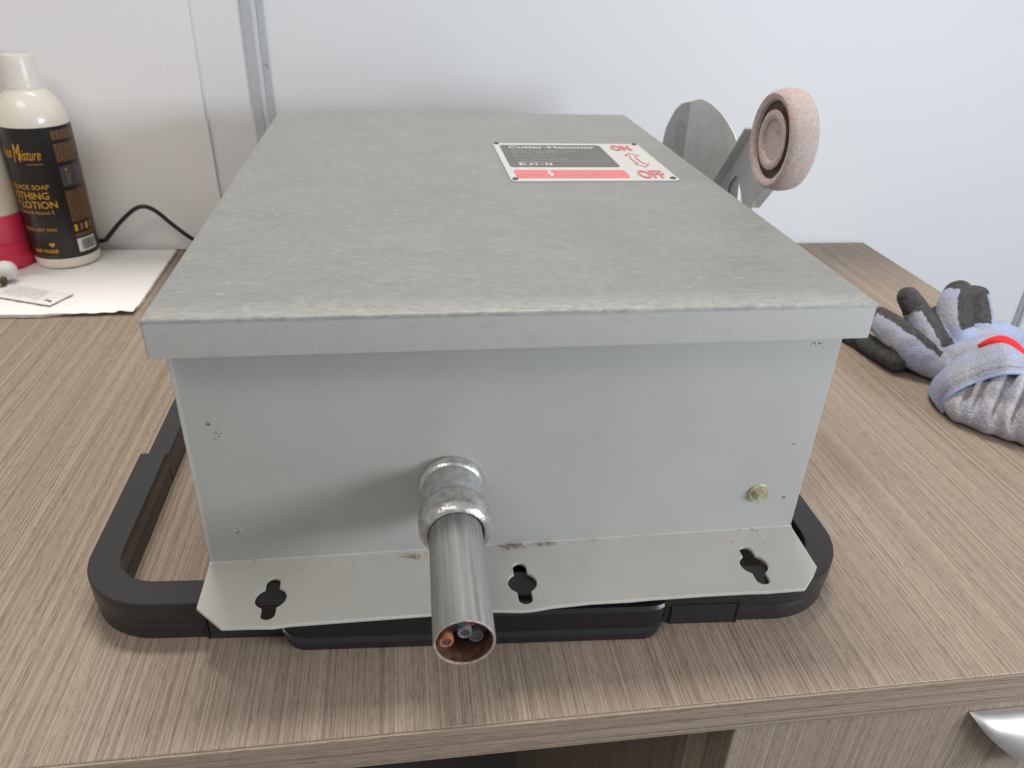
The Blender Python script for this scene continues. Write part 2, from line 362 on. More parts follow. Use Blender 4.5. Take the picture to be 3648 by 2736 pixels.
# cup shaped drawer pull
bm=bmesh.new(); rows=[]
X0,X1=0.3660,0.5200
for i in range(33):
    s=i/32; x=X0+(X1-X0)*s; e=min(s,1-s)*2
    dxe=min(s,1-s)*(X1-X0); dep=0.0290*min(1,(dxe/0.038))**0.80; bul=0.018*(dep/0.0300)**0.6
    row=[]
    for k in range(13):
        a=k/12*PI/2*1.05
        row.append(bm.verts.new((x,-0.0824-bul*math.sin(a),-0.0512-dep*(1-math.cos(a)))))
    rows.append(row)
for a,b in zip(rows,rows[1:]):
    for k in range(12):
        bm.faces.new((a[k],a[k+1],b[k+1],b[k]))
bmesh.ops.remove_doubles(bm,verts=bm.verts[:],dist=1e-6)
bmesh.ops.solidify(bm,geom=bm.faces[:],thickness=0.0014)
pull=from_bm('drawer_pull',bm,M['steel'],dr,True); shade_auto(pull,40)

# ------------------------------------------------------------------ black plastic frame under the box
fr=thing('plastic_stand','black plastic frame with rounded corners lying on the desk under the grey metal box','stand')
slope=-0.0607
cs=[(-0.0595,0.102),(-0.0595,-0.0204,0.038),(0.3200,-0.0433,0.041),(0.3200,0.102),(0.3050,0.102),(0.3050,-0.0268,0.024),(-0.0445,-0.0056,0.022),(-0.0445,0.102)]
def shrink(cs,d):
    c=Vector((0.13,0.05)); out=[]
    for i,q in enumerate(cs):
        s=1 if i<4 else -1
        out.append((q[0]+(s*d if q[0]<0.13 else -s*d), q[1] if abs(q[1]-0.102)<1e-6 else q[1]+s*d)+tuple(q[2:]))
    return out
up=plate('upper_shell',[round_poly(cs,14)],-0.0122,-0.0002,M['black_plastic'],fr,0.0009)
plate('lower_shell',[round_poly(shrink(cs,0.0006),14)],DZ+0.0002,-0.0126,M['black_plastic'],fr,0.0006)
for xa,xb in ((-0.0575,-0.0449),(0.3054,0.3180)):
    box('rear_arm',(xa,0.1022,DZ+0.0002),(xb,0.345,-0.0045),M['black_plastic'],fr,0.0008)
box('rear_bar',(-0.0575,0.3455,DZ+0.0002),(0.3180,0.360,-0.0045),M['black_plastic'],fr,0.0008)
# thin moulded seams and an inset cover on the front bar
def fy(x): return -0.0240+slope*x
def ybox(name,x0,x1,z0,z1,yo0,yo1,mat,parent,bev=0):
    bm=bmesh.new(); bmesh.ops.create_cube(bm,size=1)
    for v in bm.verts:
        x=(x0+x1)/2+v.co.x*(x1-x0); y=fy(x)+(yo0+yo1)/2+v.co.y*(yo1-yo0); v.co=Vector((x,y,(z0+z1)/2+v.co.z*(z1-z0)))
    if bev: bmesh.ops.bevel(bm,geom=bm.edges[:],offset=bev,segments=3,affect='EDGES',profile=0.5)
    return from_bm(name,bm,mat,parent)
ybox('seam',0.0008,0.0014,DZ+0.0004,-0.0005,-0.0009,0.003,M['seam'],fr)
ybox('front_cover',0.0020,0.0380,DZ+0.0003,-0.0012,-0.0005,0.004,M['black_plastic'],fr,0.0003)
ybox('front_cover',0.2230,0.2560,DZ+0.0003,-0.0105,-0.0005,0.004,M['black_plastic'],fr,0.0003)
ybox('seam',0.2560,0.2568,DZ+0.0004,-0.0100,-0.0009,0.003,M['seam'],fr)
# centre tray with a sloping lower lip
bm=bmesh.new(); prof=[(0.012,-0.0025),(-0.0078,-0.0025),(-0.0090,-0.0045),(-0.0090,-0.0150),(-0.0106,-0.0172),(-0.0096,-0.0222),(0.012,-0.0222)]
xs=[0.0365,0.0372,0.039,0.042,0.046,0.10,0.15,0.2075,0.2115,0.2145,0.2162,0.2170]; rows=[]
for x in xs:
    d=min(x-0.0365,0.2170-x); rr=0.0095; k=1.0 if d>rr else math.sqrt(max(0.0,1-(1-d/rr)**2))
    row=[]
    for yo,z in prof:
        zz=-0.0025+(z+0.0025)*(0.30+0.70*k); row.append(bm.verts.new((x,fy(x)+yo*(1 if yo>0 else 0.60+0.40*k),zz)))
    rows.append(row)
n=len(prof)
for a,b in zip(rows,rows[1:]):
    for k in range(n): bm.faces.new((a[k],b[k],b[(k+1)%n],a[(k+1)%n]))
bm.faces.new(rows[0]); bm.faces.new(rows[-1][::-1])
bmesh.ops.recalc_face_normals(bm,faces=bm.faces[:])
shade_auto(from_bm('centre_tray',bm,M['black_gloss'],fr),25)

# ------------------------------------------------------------------ switch box
W,H,T,OV,OF,D=0.300,0.1387,0.0169,0.0025,0.0142,0.4099
sw=thing('safety_switch','large grey galvanised steel switch box lying on its back on the desk','electrical box')
# enclosure shell
enc=box('enclosure',(0,0,0.0022),(W,D-0.004,H-0.003),M['paint'],sw,0.0012,3); shade_auto(enc,30)
# lid with folded rims
bm=bmesh.new(); bmesh.ops.create_cube(bm,size=1)
a=(-OV,-OF,H-T); b=(W+OV,D,H)
for v in bm.verts: v.co=Vector([(a[i]+b[i])/2+v.co[i]*(b[i]-a[i]) for i in range(3)])
bot=[f for f in bm.faces if f.normal.z<-0.5 or all(abs(v.co.z-a[2])<1e-6 for v in f.verts)]
bmesh.ops.delete(bm,geom=bot,context='FACES_ONLY')
top=[e for e in bm.edges if all(abs(v.co.z-H)<1e-6 for v in e.verts)]
fronte=[e for e in top if all(abs(v.co.y+OF)<1e-6 for v in e.verts)]
vert=[e for e in bm.edges if abs(e.verts[0].co.z-e.verts[1].co.z)>0.01]
bmesh.ops.bevel(bm,geom=top,offset=0.0014,segments=4,affect='EDGES',profile=0.5)
vert=[e for e in bm.edges if abs(e.verts[0].co.z-e.verts[1].co.z)>0.008]
bmesh.ops.bevel(bm,geom=vert,offset=0.0012,segments=3,affect='EDGES',profile=0.5)
bmesh.ops.recalc_face_normals(bm,faces=bm.faces[:])
# slight warp of the front rim
for v in bm.verts:
    if v.co.z<H-T+0.001 and v.co.y<0: v.co.z+=0.0006*math.sin(v.co.x*21)
me=bpy.data.meshes.new('lid'); bm.to_mesh(me); bm.free(); lid=link('lid',me,M['lid'],sw)
md=lid.modifiers.new('s','SOLIDIFY'); md.thickness=0.0016; md.offset=-1; lm=eval_mesh(lid); lm.name='lid'; lid.modifiers.clear(); lid.data=lm; shade_auto(lid,30)
# corner weld seam on the right end of the lid rim, rubbed bright patches along the bend
# flange with keyholes
def keyhole(cx,cy,r,w,y0,y1):
    h=w/2; a=math.acos(h/r); pts=[]
    def arc(x,y,rr,a0,a1,n=12): return [(x+rr*math.cos(a0+(a1-a0)*k/n),y+rr*math.sin(a0+(a1-a0)*k/n)) for k in range(n+1)]
    pts+=arc(cx,cy,r,-a,a,14); pts+=arc(cx,y1-h,h,0.05,PI-0.05); pts+=arc(cx,cy,r,PI-a,PI+a,14); pts+=arc(cx,y0+h,h,PI+0.05,2*PI-0.05)
    return pts
front=[(0.0,-0.0290),(0.0130,-0.0421),(0.0241,-0.0427),(0.0358,-0.0437),(0.0427,-0.0430),(0.0663,-0.0430),(0.1001,-0.0431),(0.118,-0.0432),(0.1335,-0.0436),(0.1473,-0.0453),(0.1527,-0.0451),(0.1619,-0.0440),(0.1802,-0.0433),(0.1984,-0.0438),(0.2105,-0.0436),(0.2366,-0.0438),(0.2568,-0.0444),(0.2669,-0.0450),(0.2860,-0.0449),(0.2945,-0.0366),(0.2990,-0.0311)]
outer=[(0.0,0.0004)]+front+[(0.3000,0.0004)]
fg=plate('mounting_flange',[outer,keyhole(0.0322,-0.0258,0.0071,0.0066,-0.0392,-0.0127),keyhole(0.1496,-0.0274,0.0070,0.0067,-0.0414,-0.0137),keyhole(0.2676,-0.0262,0.0070,0.0068,-0.0402,-0.0131)],0.0002,0.0021,M['flange'],sw,0.0003)
# soft bend line between flange and front face
bm=bmesh.new(); r=0.0009; rows=[]
for x in (0.0,0.1,0.2,0.3):
    rows.append([bm.verts.new((x,-r+r*math.cos(t) - 0.0002+0.0003,0.0021+r-r*math.sin(t))) for t in [PI/2*k/5 for k in range(6)]])
for p,q in zip(rows,rows[1:]):
    for k in range(5): bm.faces.new((p[k],q[k],q[k+1],p[k+1]))
from_bm('bend',bm,M['paint'],sw,True)
# dimples, weld marks and paint chips on the front face
def disc(name,x,z,r,mat,parent,y=-0.0003,h=0.0004,seg=20):
    return lathe(name,[(0,h),(r*0.7,h),(r,0),(r*1.0,-0.0008)],mat,parent,seg,Matrix.Translation((x,y+h,z))@Matrix.Rotation(R(90),4,'X'))
for x,z,r_ in ((0.0112,0.1170,0.0017),(0.2912,0.0225,0.0015),(0.0115,0.0820,0.0014),(0.2890,0.0560,0.0009)):
    disc('dimple',x,z,r_,M['paint'],enc,0.0,0.0003)
chip=plain('paint_chip_light',(0.62,0.62,0.61),0.5); chipd=plain('paint_chip_dark',(0.17,0.16,0.15),0.6)
random.seed(11)
def speckles(name,cx,cz,n,spread,mat,rmin=0.0002,rmax=0.0006):
    bm=bmesh.new()
    for _ in range(n):
        x=cx+random.gauss(0,spread); z=cz+random.gauss(0,spread*0.8); r_=random.uniform(rmin,rmax); k=random.randint(5,7); a0=random.random()*6
        vs=[bm.verts.new((x+r_*random.uniform(.6,1.2)*math.cos(a0+TAU*i/k),-0.0002,z+r_*random.uniform(.5,1)*math.sin(a0+TAU*i/k))) for i in range(k)]
        bm.faces.new(vs)
    o=from_bm(name,bm,mat,enc); o['kind']='stuff'; return o
speckles('weld_scar',0.0155,0.0765,12,0.0011,chipd,0.00012,0.00035); speckles('weld_scar',0.0152,0.0215,9,0.0008,chipd,0.00012,0.0004)
speckles('weld_scar',0.2885,0.1115,8,0.0011,chipd); speckles('paint_chip',0.2865,0.1112,4,0.0010,chip,0.0005,0.0010)
speckles('paint_chip',0.0150,0.0225,4,0.0010,chip,0.0004,0.0007); speckles('paint_chip',0.0400,0.0060,6,0.0012,chip,0.0003,0.0007)
bm=bmesh.new()
for _ in range(26):
    if random.random()<0.6: x=0.0035+random.gauss(0,0.0012); z=random.uniform(0.01,0.115)
    else: x=random.uniform(0.005,0.295); z=random.uniform(0.004,0.118)
    x=max(0.0016,x); r_=random.uniform(0.00012,0.00030)
    bm.faces.new([bm.verts.new((x+r_*math.cos(TAU*i/5),-0.0002,z+r_*math.sin(TAU*i/5))) for i in range(5)])
o=from_bm('paint_pit',bm,chipd,enc); o['kind']='stuff'
# rust crumbs on the flange along the bend
bm=bmesh.new()
for cx,cy,n_,sp in ((0.1480,-0.0020,110,0.0036),(0.1650,-0.0022,60,0.0026),(0.0985,-0.0050,60,0.0026),(0.21,-0.003,14,0.02),(0.28,-0.0015,10,0.01),(0.05,-0.002,10,0.02)):
    for _ in range(n_):
        x=cx+random.gauss(0,sp); y=min(-0.0008,cy+random.gauss(0,sp*0.35)); s=random.uniform(0.0001,0.0004)
        mt=Matrix.Translation((x,y,0.0024+abs(random.gauss(0,0.0004))))@Matrix.Rotation(random.random()*6,4,Vector((random.random(),random.random(),1)))@Matrix.Diagonal((s*random.uniform(1,2.6),s,s*0.8,1))
        bmesh.ops.create_cube(bm,size=1,matrix=mt)
o=from_bm('rust_crumbs',bm,plain('rust_crumb',(0.27,0.17,0.11),0.9,0,0.5,900),fg); o['kind']='stuff'
# hex washer head bolt
B=Matrix.Translation((0.2762,-0.0002,0.0262))@Matrix.Rotation(R(6),4,'Z')@Matrix.Rotation(R(90),4,'X')
bolt=lathe('bolt',[(0,0.0008),(0.0052,0.0008),(0.0056,0.0004),(0.0056,-0.0008)],M['bolt'],sw,40,B)
bm=bmesh.new()
hexa=[(0.0039*math.cos(TAU*k/6+0.3),0.0039*math.sin(TAU*k/6+0.3)) for k in range(6)]
lo=[bm.verts.new((x,y,0.0007)) for x,y in hexa]; hi=[bm.verts.new((x,y,0.0042)) for x,y in hexa]
for k in range(6): bm.faces.new((lo[k],lo[(k+1)%6],hi[(k+1)%6],hi[k]))
bm.faces.new(hi); bmesh.ops.bevel(bm,geom=[e for e in bm.edges if all(v.co.z>0.004 for v in e.verts)],offset=0.0006,segments=2,affect='EDGES')
bm.transform(B); from_bm('bolt_head',bm,M['bolt'],bolt)

# ---- connector and conduit
AX=Matrix.Translation((0.1172,0.0,0.0435))@Matrix.Rotation(R(90),4,'X')   # local +z -> -y
con=lathe('conduit_connector',[(0.0118,0.0000),(0.0143,0.0060),(0.0142,0.0100),(0.0140,0.0105),(0.0140,0.0235),(0.0132,0.026)],M['zinc'],sw,72,AX)
lathe('locknut',[(0.0135,-0.0004),(0.0152,0.0004),(0.0160,0.0022),(0.0160,0.0042),(0.0152,0.0058),(0.0138,0.0066)],M['zinc_bright'],con,72,AX)
lathe('compression_nut',[(0.0139,0.0232),(0.0154,0.0238),(0.0163,0.0250),(0.0165,0.0268),(0.0165,0.0330),(0.0161,0.0348),(0.0150,0.0368),(0.0138,0.0380),(0.0128,0.0384),(0.0122,0.0378),(0.0121,0.0355)],M['zinc_bright'],con,72,AX)
P0=Vector((0.1172,-0.020,0.0435)); P1=Vector((0.1157,-0.0985,0.0441))
dv=(P1-P0); L=dv.length; Q=Matrix.Translation(P0)@dv.to_track_quat('Z','Y').to_matrix().to_4x4()
cd=lathe('conduit',[(0.0117,0),(0.0117,L-0.0003),(0.0115,L)],M['conduit'],sw,72,Q)
lathe('cut_rim',[(0.0115,L),(0.0112,L+0.00025),(0.0107,L+0.0001),(0.0106,L-0.0004)],M['rimrust'],cd,72,Q)
lathe('bore',[(0.0106,L-0.0003),(0.01055,L-0.010),(0.0105,0.012),(0,0.010)],M['rust'],cd,72,Q)
wires=[(-0.66,-0.02,0.0027,'copper',0.0012,(0.40,0.14,0.06),(0.12,0.09,0.085)),(0.02,0.34,0.0027,'grey',0.0016,(0.14,0.16,0.19),(0.11,0.065,0.05)),(0.45,0.04,0.0028,'dark',0.0022,(0.055,0.06,0.062),(0.075,0.062,0.055)),
       (0.68,0.40,0.0026,'dark2',0.0034,(0.025,0.025,0.028),(0.07,0.05,0.04)),(0.28,0.76,0.0022,'red',0.0030,(0.26,0.05,0.045),(0.10,0.04,0.03)),(-0.44,0.46,0.0028,'brown',0.0040,(0.035,0.03,0.028),(0.12,0.07,0.055)),(-0.12,0.78,0.0020,'green',0.0034,(0.03,0.11,0.07),(0.08,0.06,0.05))]
for ox,oz,wr,nm,rec,c1,c2 in wires:
    ctr=Q@Vector((0,0,L-rec)); 
    # local frame: x stays x, y of Q maps to vertical
    rx=(Q.to_3x3()@Vector((1,0,0))); 
    side=Vector((1,0,0)); upv=Vector((0,0,1)); rr=0.0106-wr*0.0
    pos=ctr+side*ox*0.0100+upv*oz*0.0100
    # keep inside the bore
    dd=(pos-ctr); mx=0.0104-wr
    if dd.length>mx: pos=ctr+dd.normalized()*mx
    Wm=Matrix.Translation(pos)@dv.to_track_quat('Z','Y').to_matrix().to_4x4()
    wo=lathe('wire',[(wr*0.62,0.0),(wr*0.92,0.0002),(wr,-0.0002),(wr,-0.03)],plain('wire_jacket_'+nm,c1,0.6,0,0.35,900),cd,24,Wm)
    lathe('wire_core',[(0,-0.0004),(wr*0.66,-0.0003),(wr*0.66,-0.002)],plain('wire_end_'+nm,c2,0.6,0.3,0.5,1500,0.5,1500),cd,24,Wm)

# ---- nameplate
npz=H+0.0001
NP=sw
nplate=plate('nameplate',[round_poly([(0.1675,0.1810,0.002),(0.2790,0.1835,0.002),(0.2790,0.2870,0.002),(0.1675,0.2870,0.002)],4)],npz,npz+0.0008,M['plate'],sw,0.0002)
z1=npz+0.0010
plate('black_field',[round_poly([(0.1716,0.2153,0.003),(0.2475,0.2160,0.003),(0.2475,0.2810,0.004),(0.1716,0.2800,0.003)],5)],z1-0.0002,z1,M['plate_black'],nplate)
plate('danger_bar',[round_poly([(0.1722,0.1872,0.0015),(0.2475,0.1876,0.004),(0.2475,0.2076,0.003),(0.1722,0.2076,0.003)],5)],z1-0.0002,z1,M['plate_red'],nplate)
z2=z1+0.0002
fit_text('Cutler-Hammer',0.1775,0.2420,0.2685,0.0080,z2,M['plate_text'],'lettering',nplate,0.018)
fit_text('Heavy Duty Safety Switch',0.1780,0.2270,0.2585,0.0048,z2,M['plate_dim'],'lettering',nplate)
fit_text('60 Amp, 600 Volts A-C',0.1780,0.2205,0.2520,0.0048,z2,M['plate_dim'],'lettering',nplate)
fit_text('Horsepower Rated',0.1780,0.2060,0.2430,0.0042,z2,M['plate_dim'],'lettering',nplate)
fit_text('Standard Ratings Inside',0.1780,0.2150,0.2345,0.0042,z2,M['plate_dim'],'lettering',nplate)
box('rule_line',(0.1780,0.2287,z1),(0.2425,0.2294,z2),M['plate_dim'],nplate)
fit_text('E',0.1785,0.1835,0.2190,0.0070,z2,M['plate_text'],'lettering',nplate,0.02)
fit_text('A',0.1850,0.1885,0.2190,0.0068,z2,M['plate_text'],'lettering',nplate,0.02)
fit_text('T',0.1885,0.1920,0.2190,0.0070,z2,M['plate_text'],'lettering',nplate,0.02)
disc_=lathe('dot',[(0,0),(0.0010,0),(0.0010,-0.0001)],M['plate_text'],nplate,14,Matrix.Translation((0.1942,0.2222,z2)))
fit_text('N',0.1965,0.2010,0.2190,0.0070,z2,M['plate_text'],'lettering',nplate,0.03)
fit_text('DANGER',0.1770,0.1905,0.1955,0.0042,z2,M['plate_pink'],'lettering',nplate,0.01)
fit_text('TURN OFF POWER BEFORE OPENING DOOR',0.2010,0.2400,0.1985,0.0036,z2,M['plate_pink'],'lettering',nplate,0.0)
fit_text('HAZARDOUS VOLTAGE',0.2000,0.2230,0.1935,0.0042,z2,M['plate_pink'],'lettering',nplate,0.0)
fit_text('WILL CAUSE SEVERE INJURY OR DEATH',0.2005,0.2330,0.1890,0.0024,z2,M['plate_pink'],'lettering',nplate,0.0)
bolt_pts=[(0.1952,0.2062),(0.1972,0.2062),(0.1956,0.1990),(0.1980,0.1995),(0.1960,0.1912),(0.1950,0.1905),(0.1947,0.1945),(0.1955,0.1965),(0.1935,0.1960)]
plate('lightning_mark',[bolt_pts],z1,z2,M['plate_text'],nplate,smooth=False)
fit_text('ON',0.2545,0.2695,0.2655,0.0150,z2,M['plate_red'],'lettering',nplate,0.042)
fit_text('OFF',0.2545,0.2722,0.1880,0.0190,z2,M['plate_red'],'lettering',nplate,0.028)
def ribbon(name,pts,wd,z,mat,parent,closed=True):
    bm=bmesh.new(); n=len(pts); L_,R_=[],[]
    for i in range(n):
        p=Vector(pts[i]); a=Vector(pts[i-1]) if (closed or i>0) else p; b=Vector(pts[(i+1)%n]) if (closed or i<n-1) else p
        d1=(p-a).normalized() if (p-a).length>0 else (b-p).normalized(); d2=(b-p).normalized() if (b-p).length>0 else d1
        t=(d1+d2); t=t.normalized() if t.length>1e-4 else d1; nn=Vector((-t.y,t.x)); k=1/max(0.45,nn.dot(Vector((-d1.y,d1.x))))
        L_.append(bm.verts.new((*(p+nn*wd/2*k),z))); R_.append(bm.verts.new((*(p-nn*wd/2*k),z)))
    for i in range(n if closed else n-1):
        j=(i+1)%n; bm.faces.new((L_[i],L_[j],R_[j],R_[i]))
    return from_bm(name,bm,mat,parent)
ribbon('double_arrow',[(0.2640,0.2560),(0.2695,0.2490),(0.2670,0.2488),(0.2655,0.2420),(0.2655,0.2320),(0.2672,0.2250),(0.2698,0.2248),(0.2650,0.2160),(0.2595,0.2245),(0.2622,0.2250),(0.2612,0.2330),(0.2612,0.2420),(0.2628,0.2488),(0.2590,0.2490)],0.0009,z2,M['plate_red'],nplate)
for x,y in ((0.1700,0.2845),(0.2760,0.2845),(0.2750,0.1870),(0.1705,0.1845)):
    lathe('rivet',[(0,0.0011),(0.0013,0.0009),(0.0019,0.0003),(0.0021,-0.0004)],M['rivet'],nplate,20,Matrix.Translation((x,y,z1)))

# ---- operating handle on the right side
hd=sw
def yzplate(name,pts,x0,x1,mat,parent,bev=0.0003,holes=()):
    # local (u,v)=(y,z); extrude along x
    mt=Matrix(((0,0,1,0),(1,0,0,0),(0,1,0,0),(0,0,0,1)))
    return plate(name,[pts]+list(holes),x0,x1,mat,parent,bev,mt)
cam_pl=yzplate('handle_disc',[(0.3515,0.060),(0.2273,0.060)]+[tuple(p[:2]) for p in catmull([(0.2273, 0.1054, 0), (0.2344, 0.134, 0), (0.2482, 0.1507, 0), (0.2625, 0.1576, 0), (0.2789, 0.1622, 0), (0.2987, 0.1656, 0), (0.3174, 0.1667, 0), (0.3336, 0.1654, 0), (0.3515, 0.1607, 0)],6)],0.3412,0.3428,M['cast'],hd)
# folded rear part of the disc: a facet bent towards the box
bm=bmesh.new()
g=[[bm.verts.new(q) for q in catmull(r_,5)] for r_ in [[(0.3418, 0.3515, 0.1607), (0.3418, 0.3515, 0.1384), (0.3418, 0.3515, 0.1164), (0.3418, 0.3515, 0.0999), (0.3418, 0.3515, 0.0779)], [(0.3382, 0.3636, 0.1569), (0.3365, 0.3658, 0.1384), (0.3365, 0.3658, 0.1164), (0.3376, 0.3647, 0.0999), (0.3382, 0.3636, 0.0779)], [(0.336, 0.3713, 0.1503), (0.3332, 0.3812, 0.1329), (0.3321, 0.3828, 0.112), (0.3332, 0.3812, 0.0944), (0.336, 0.3713, 0.0779)]]]
for a_,b_ in zip(g,g[1:]):
    for k in range(len(a_)-1): bm.faces.new((a_[k],a_[k+1],b_[k+1],b_[k]))
bmesh.ops.solidify(bm,geom=bm.faces[:],thickness=0.0012)
from_bm('disc_fold',bm,M['cast'],cam_pl)
arm=yzplate('handle_arm',[(0.2600,0.1163),(0.2273,0.1548),(0.2170,0.1664),(0.2050,0.1740),(0.1807,0.1760),(0.1640,0.1640),(0.1659,0.1440),(0.1740,0.1400),(0.1835,0.1325),(0.1945,0.1230),(0.1985,0.1153),(0.1985,0.085),(0.2140,0.085),(0.2140,0.1155),(0.2185,0.1215),(0.2240,0.1262),(0.2290,0.1300),(0.2347,0.1298),(0.2425,0.1204),(0.2431,0.1172),(0.2431,0.080),(0.2600,0.080)],0.3380,0.3396,M['cast'],hd)
bm=bmesh.new()
def strip3(bm,a,b,off,th=0.0014):
    a=Vector(a); b=Vector(b); off=Vector(off); n_=(b-a).cross(off).normalized()*th
    v=[bm.verts.new(p) for p in (a,b,b+off,a+off)]; u=[bm.verts.new(p+n_) for p in (a,b,b+off,a+off)]
    bm.faces.new(v); bm.faces.new(u[::-1])
    for k in range(4): bm.faces.new((v[k],u[k],u[(k+1)%4],v[(k+1)%4]))
strip3(bm,(0.3380,0.2720,0.1022),(0.3380,0.2170,0.1664),(-0.0062,0,0))
strip3(bm,(0.3396,0.2010,0.1158),(0.3396,0.1780,0.1400),(0.0052,-0.0015,0))
bmesh.ops.recalc_face_normals(bm,faces=bm.faces[:])
from_bm('arm_lip',bm,M['cast'],arm)
box('handle_bracket',(0.3002,0.150,0.045),(0.3045,0.335,0.118),M['cast'],hd,0.0008)
lathe('pivot_hub',[(0.009,0.0),(0.009,0.030),(0.007,0.0335),(0,0.0335)],M['cast'],hd,40,Matrix.Translation((0.3044,0.2300,0.075))@Matrix.Rotation(R(90),4,'Y'))
# knob: turned about the x axis
KX=Matrix.Translation((0.3192,0.1528,0.1718))@Matrix.Diagonal((0.64,0.915,0.915,1))@Matrix.Rotation(R(90),4,'Y')
kn=lathe('knob',[(0.0134,0.0030),(0.0148,0.0018),(0.0166,0.0015),(0.0188,0.0022),(0.0190,0.0032)],M['knob'],hd,72,KX)
lathe('knob_rim',[(0.0246,0.0055),(0.0252,0.0022),(0.0268,0.0006),(0.0290,0.0004),(0.0308,0.0025),(0.0318,0.0070),(0.0325,0.0130),(0.0322,0.0200),(0.0312,0.0250),(0.0290,0.0276),(0.0250,0.0288),(0,0.0290)],M['knob'],kn,72,KX)
lathe('knob_groove',[(0.0186,0.0030),(0.0188,0.0068),(0.0248,0.0068),(0.0248,0.0050)],M['groove'],kn,72,KX)
lathe('knob_centre',[(0,0.0052),(0.0132,0.0052),(0.0136,0.0028)],M['knob'],kn,72,KX)
lathe('knob_post',[(0.010,0.020),(0.010,0.034)],M['cast'],kn,32,KX)

# ------------------------------------------------------------------ paper towel, bottles, packet, cable
tw=thing('paper_towel','folded white paper towel under the bottles at the left end of the desk','paper towel')
TZ=-0.0182
def towel_layer(name,z0,z1,grow,seed):
    random.seed(seed); pts=[]
    base=[(-0.46,0.350),(-0.2422,0.3505),(-0.2101,0.3488),(-0.1833,0.3555),(-0.1380,0.3590),(-0.1345,0.3655),(-0.1352,0.4183),(-0.1360,0.5080),(-0.46,0.5110)]
    for i,a_ in enumerate(base):
        b_=base[(i+1)%len(base)]; n_=max(2,int((Vector(a_)-Vector(b_)).length/0.004))
        for k in range(n_):
            t=k/n_; pts.append((a_[0]+(b_[0]-a_[0])*t+random.gauss(0,0.00022)+grow*0.3,a_[1]+(b_[1]-a_[1])*t+random.gauss(0,0.00022)-grow))
    pts=[(x,min(y,0.5130)) for x,y in pts]
    return plate(name,[pts],z0,z1,M['towel'],tw,0.0006)
towel_layer('towel_layer',DZ+0.0003,-0.0212,0.0,1)
towel_layer('towel_layer',-0.0211,-0.0192,0.0003,2)
# quilted top sheet
bm=bmesh.new(); NX,NY=110,54; gv=[]
for i in range(NX+1):
    r_=[]
    for j in range(NY+1):
        x=-0.46+(0.3245)*i/NX; y=0.3515+(0.1565)*j/NY
        if y<0.36 and x<-0.16: y-= 0.001
        z=TZ-0.0008+0.00035*math.sin(x*420+1.3*math.sin(y*90))*math.sin(y*380)
        e=min(i,NX-i)/3.0; f=min(j,NY-j)/2.0; z-=0.0009*(1-min(1,e))+0.0009*(1-min(1,f))
        if x>-0.150 and y<0.372: z+=0.0012*(0.372-y)/0.02
        r_.append(bm.verts.new((x,y,z)))
    gv.append(r_)
for i in range(NX):
    for j in range(NY): bm.faces.new((gv[i][j],gv[i+1][j],gv[i+1][j+1],gv[i][j+1]))
from_bm('top_sheet',bm,M['towel'],tw,True)

BC=(-0.2305,0.4805); BR=0.0290
bt=thing('lotion_bottle','cream lotion bottle with black label and gold lettering standing on the paper towel','bottle')
BM=Matrix.Translation((BC[0],BC[1],TZ))
lathe('bottle_body',[(0,0.0),(0.0262,0.0),(0.0278,0.0012),(0.0287,0.0045),(0.0290,0.009),(0.0290,0.132),(0.0286,0.137),(0.0272,0.143),(0.0248,0.1490),(0.0215,0.1545),(0.0180,0.1585),(0.0150,0.1605),(0.0135,0.1610),(0,0.1610)],M['cream'],bt,80,BM)
cp=lathe('bottle_cap',[(0.0120,0.1600),(0.0140,0.1602),(0.0143,0.1615),(0.0143,0.1660),(0.0136,0.1672),(0.0134,0.1685),(0.0134,0.1860),(0.0126,0.1885),(0.0105,0.1895),(0,0.1895)],M['capcream'],bt,64,BM)
def cyl_patch(name,a0,a1,z0,z1,r,mat,parent,n=None):
    n=n or max(2,int(abs(a1-a0)/4)); bm=bmesh.new(); rows=[]
    for k in range(n+1):
        a=R(a0+(a1-a0)*k/n); rows.append((bm.verts.new((BC[0]+r*math.cos(a),BC[1]+r*math.sin(a),z0)),bm.verts.new((BC[0]+r*math.cos(a),BC[1]+r*math.sin(a),z1))))
    for p,q in zip(rows,rows[1:]): bm.faces.new((p[0],q[0],q[1],p[1]))
    return from_bm(name,bm,mat,parent,True)
lab=cyl_patch('label',-200,20,-0.0080,0.1130,BR+0.0002,M['label'],bt,80)
def cyl_text(s,acent_or_right,z,size,mat,right=True,bold=0.0,shear=0.0,xs=1.0):
    me=text_mesh(s,size,bold,xs,shear); mxx=max(v.co.x for v in me.vertices); mnx=min(v.co.x for v in me.vertices)
    bm=bmesh.new(); bm.from_mesh(me)
    r=BR+0.0005
    for v in bm.verts:
        off=(v.co.x-mxx) if right else (v.co.x-(mxx+mnx)/2)
        a=R(acent_or_right)+off/r; v.co=Vector((BC[0]+r*math.cos(a),BC[1]+r*math.sin(a),z+v.co.y))
    return from_bm('lettering',bm,mat,lab)
cyl_text('oisture',-70,0.0855,0.0140,M['gold'],True,0.0,0.42,0.50)
cyl_text('M',-101,0.0840,0.0230,M['gold'],True,0.0,0.30,0.42)
cyl_text('Shea',-121,0.0870,0.0140,M['gold'],True,0.0,0.42,0.62)
cyl_patch('underline',-96,-70,0.0812,0.0822,BR+0.0005,M['brownprint'],lab)
cyl_text('AFRICAN BLACK SOAP',-70,0.0590,0.0060,M['gold'],True,0.008)
cyl_text('SOOTHING',-74,0.0500,0.0092,M['gold'],True,0.008)
cyl_text('BODY LOTION',-64,0.0415,0.0092,M['gold'],True,0.008)
cyl_text('with Aloe & Vitamin E',-72,0.0360,0.0044,M['gold'],True,0.0)
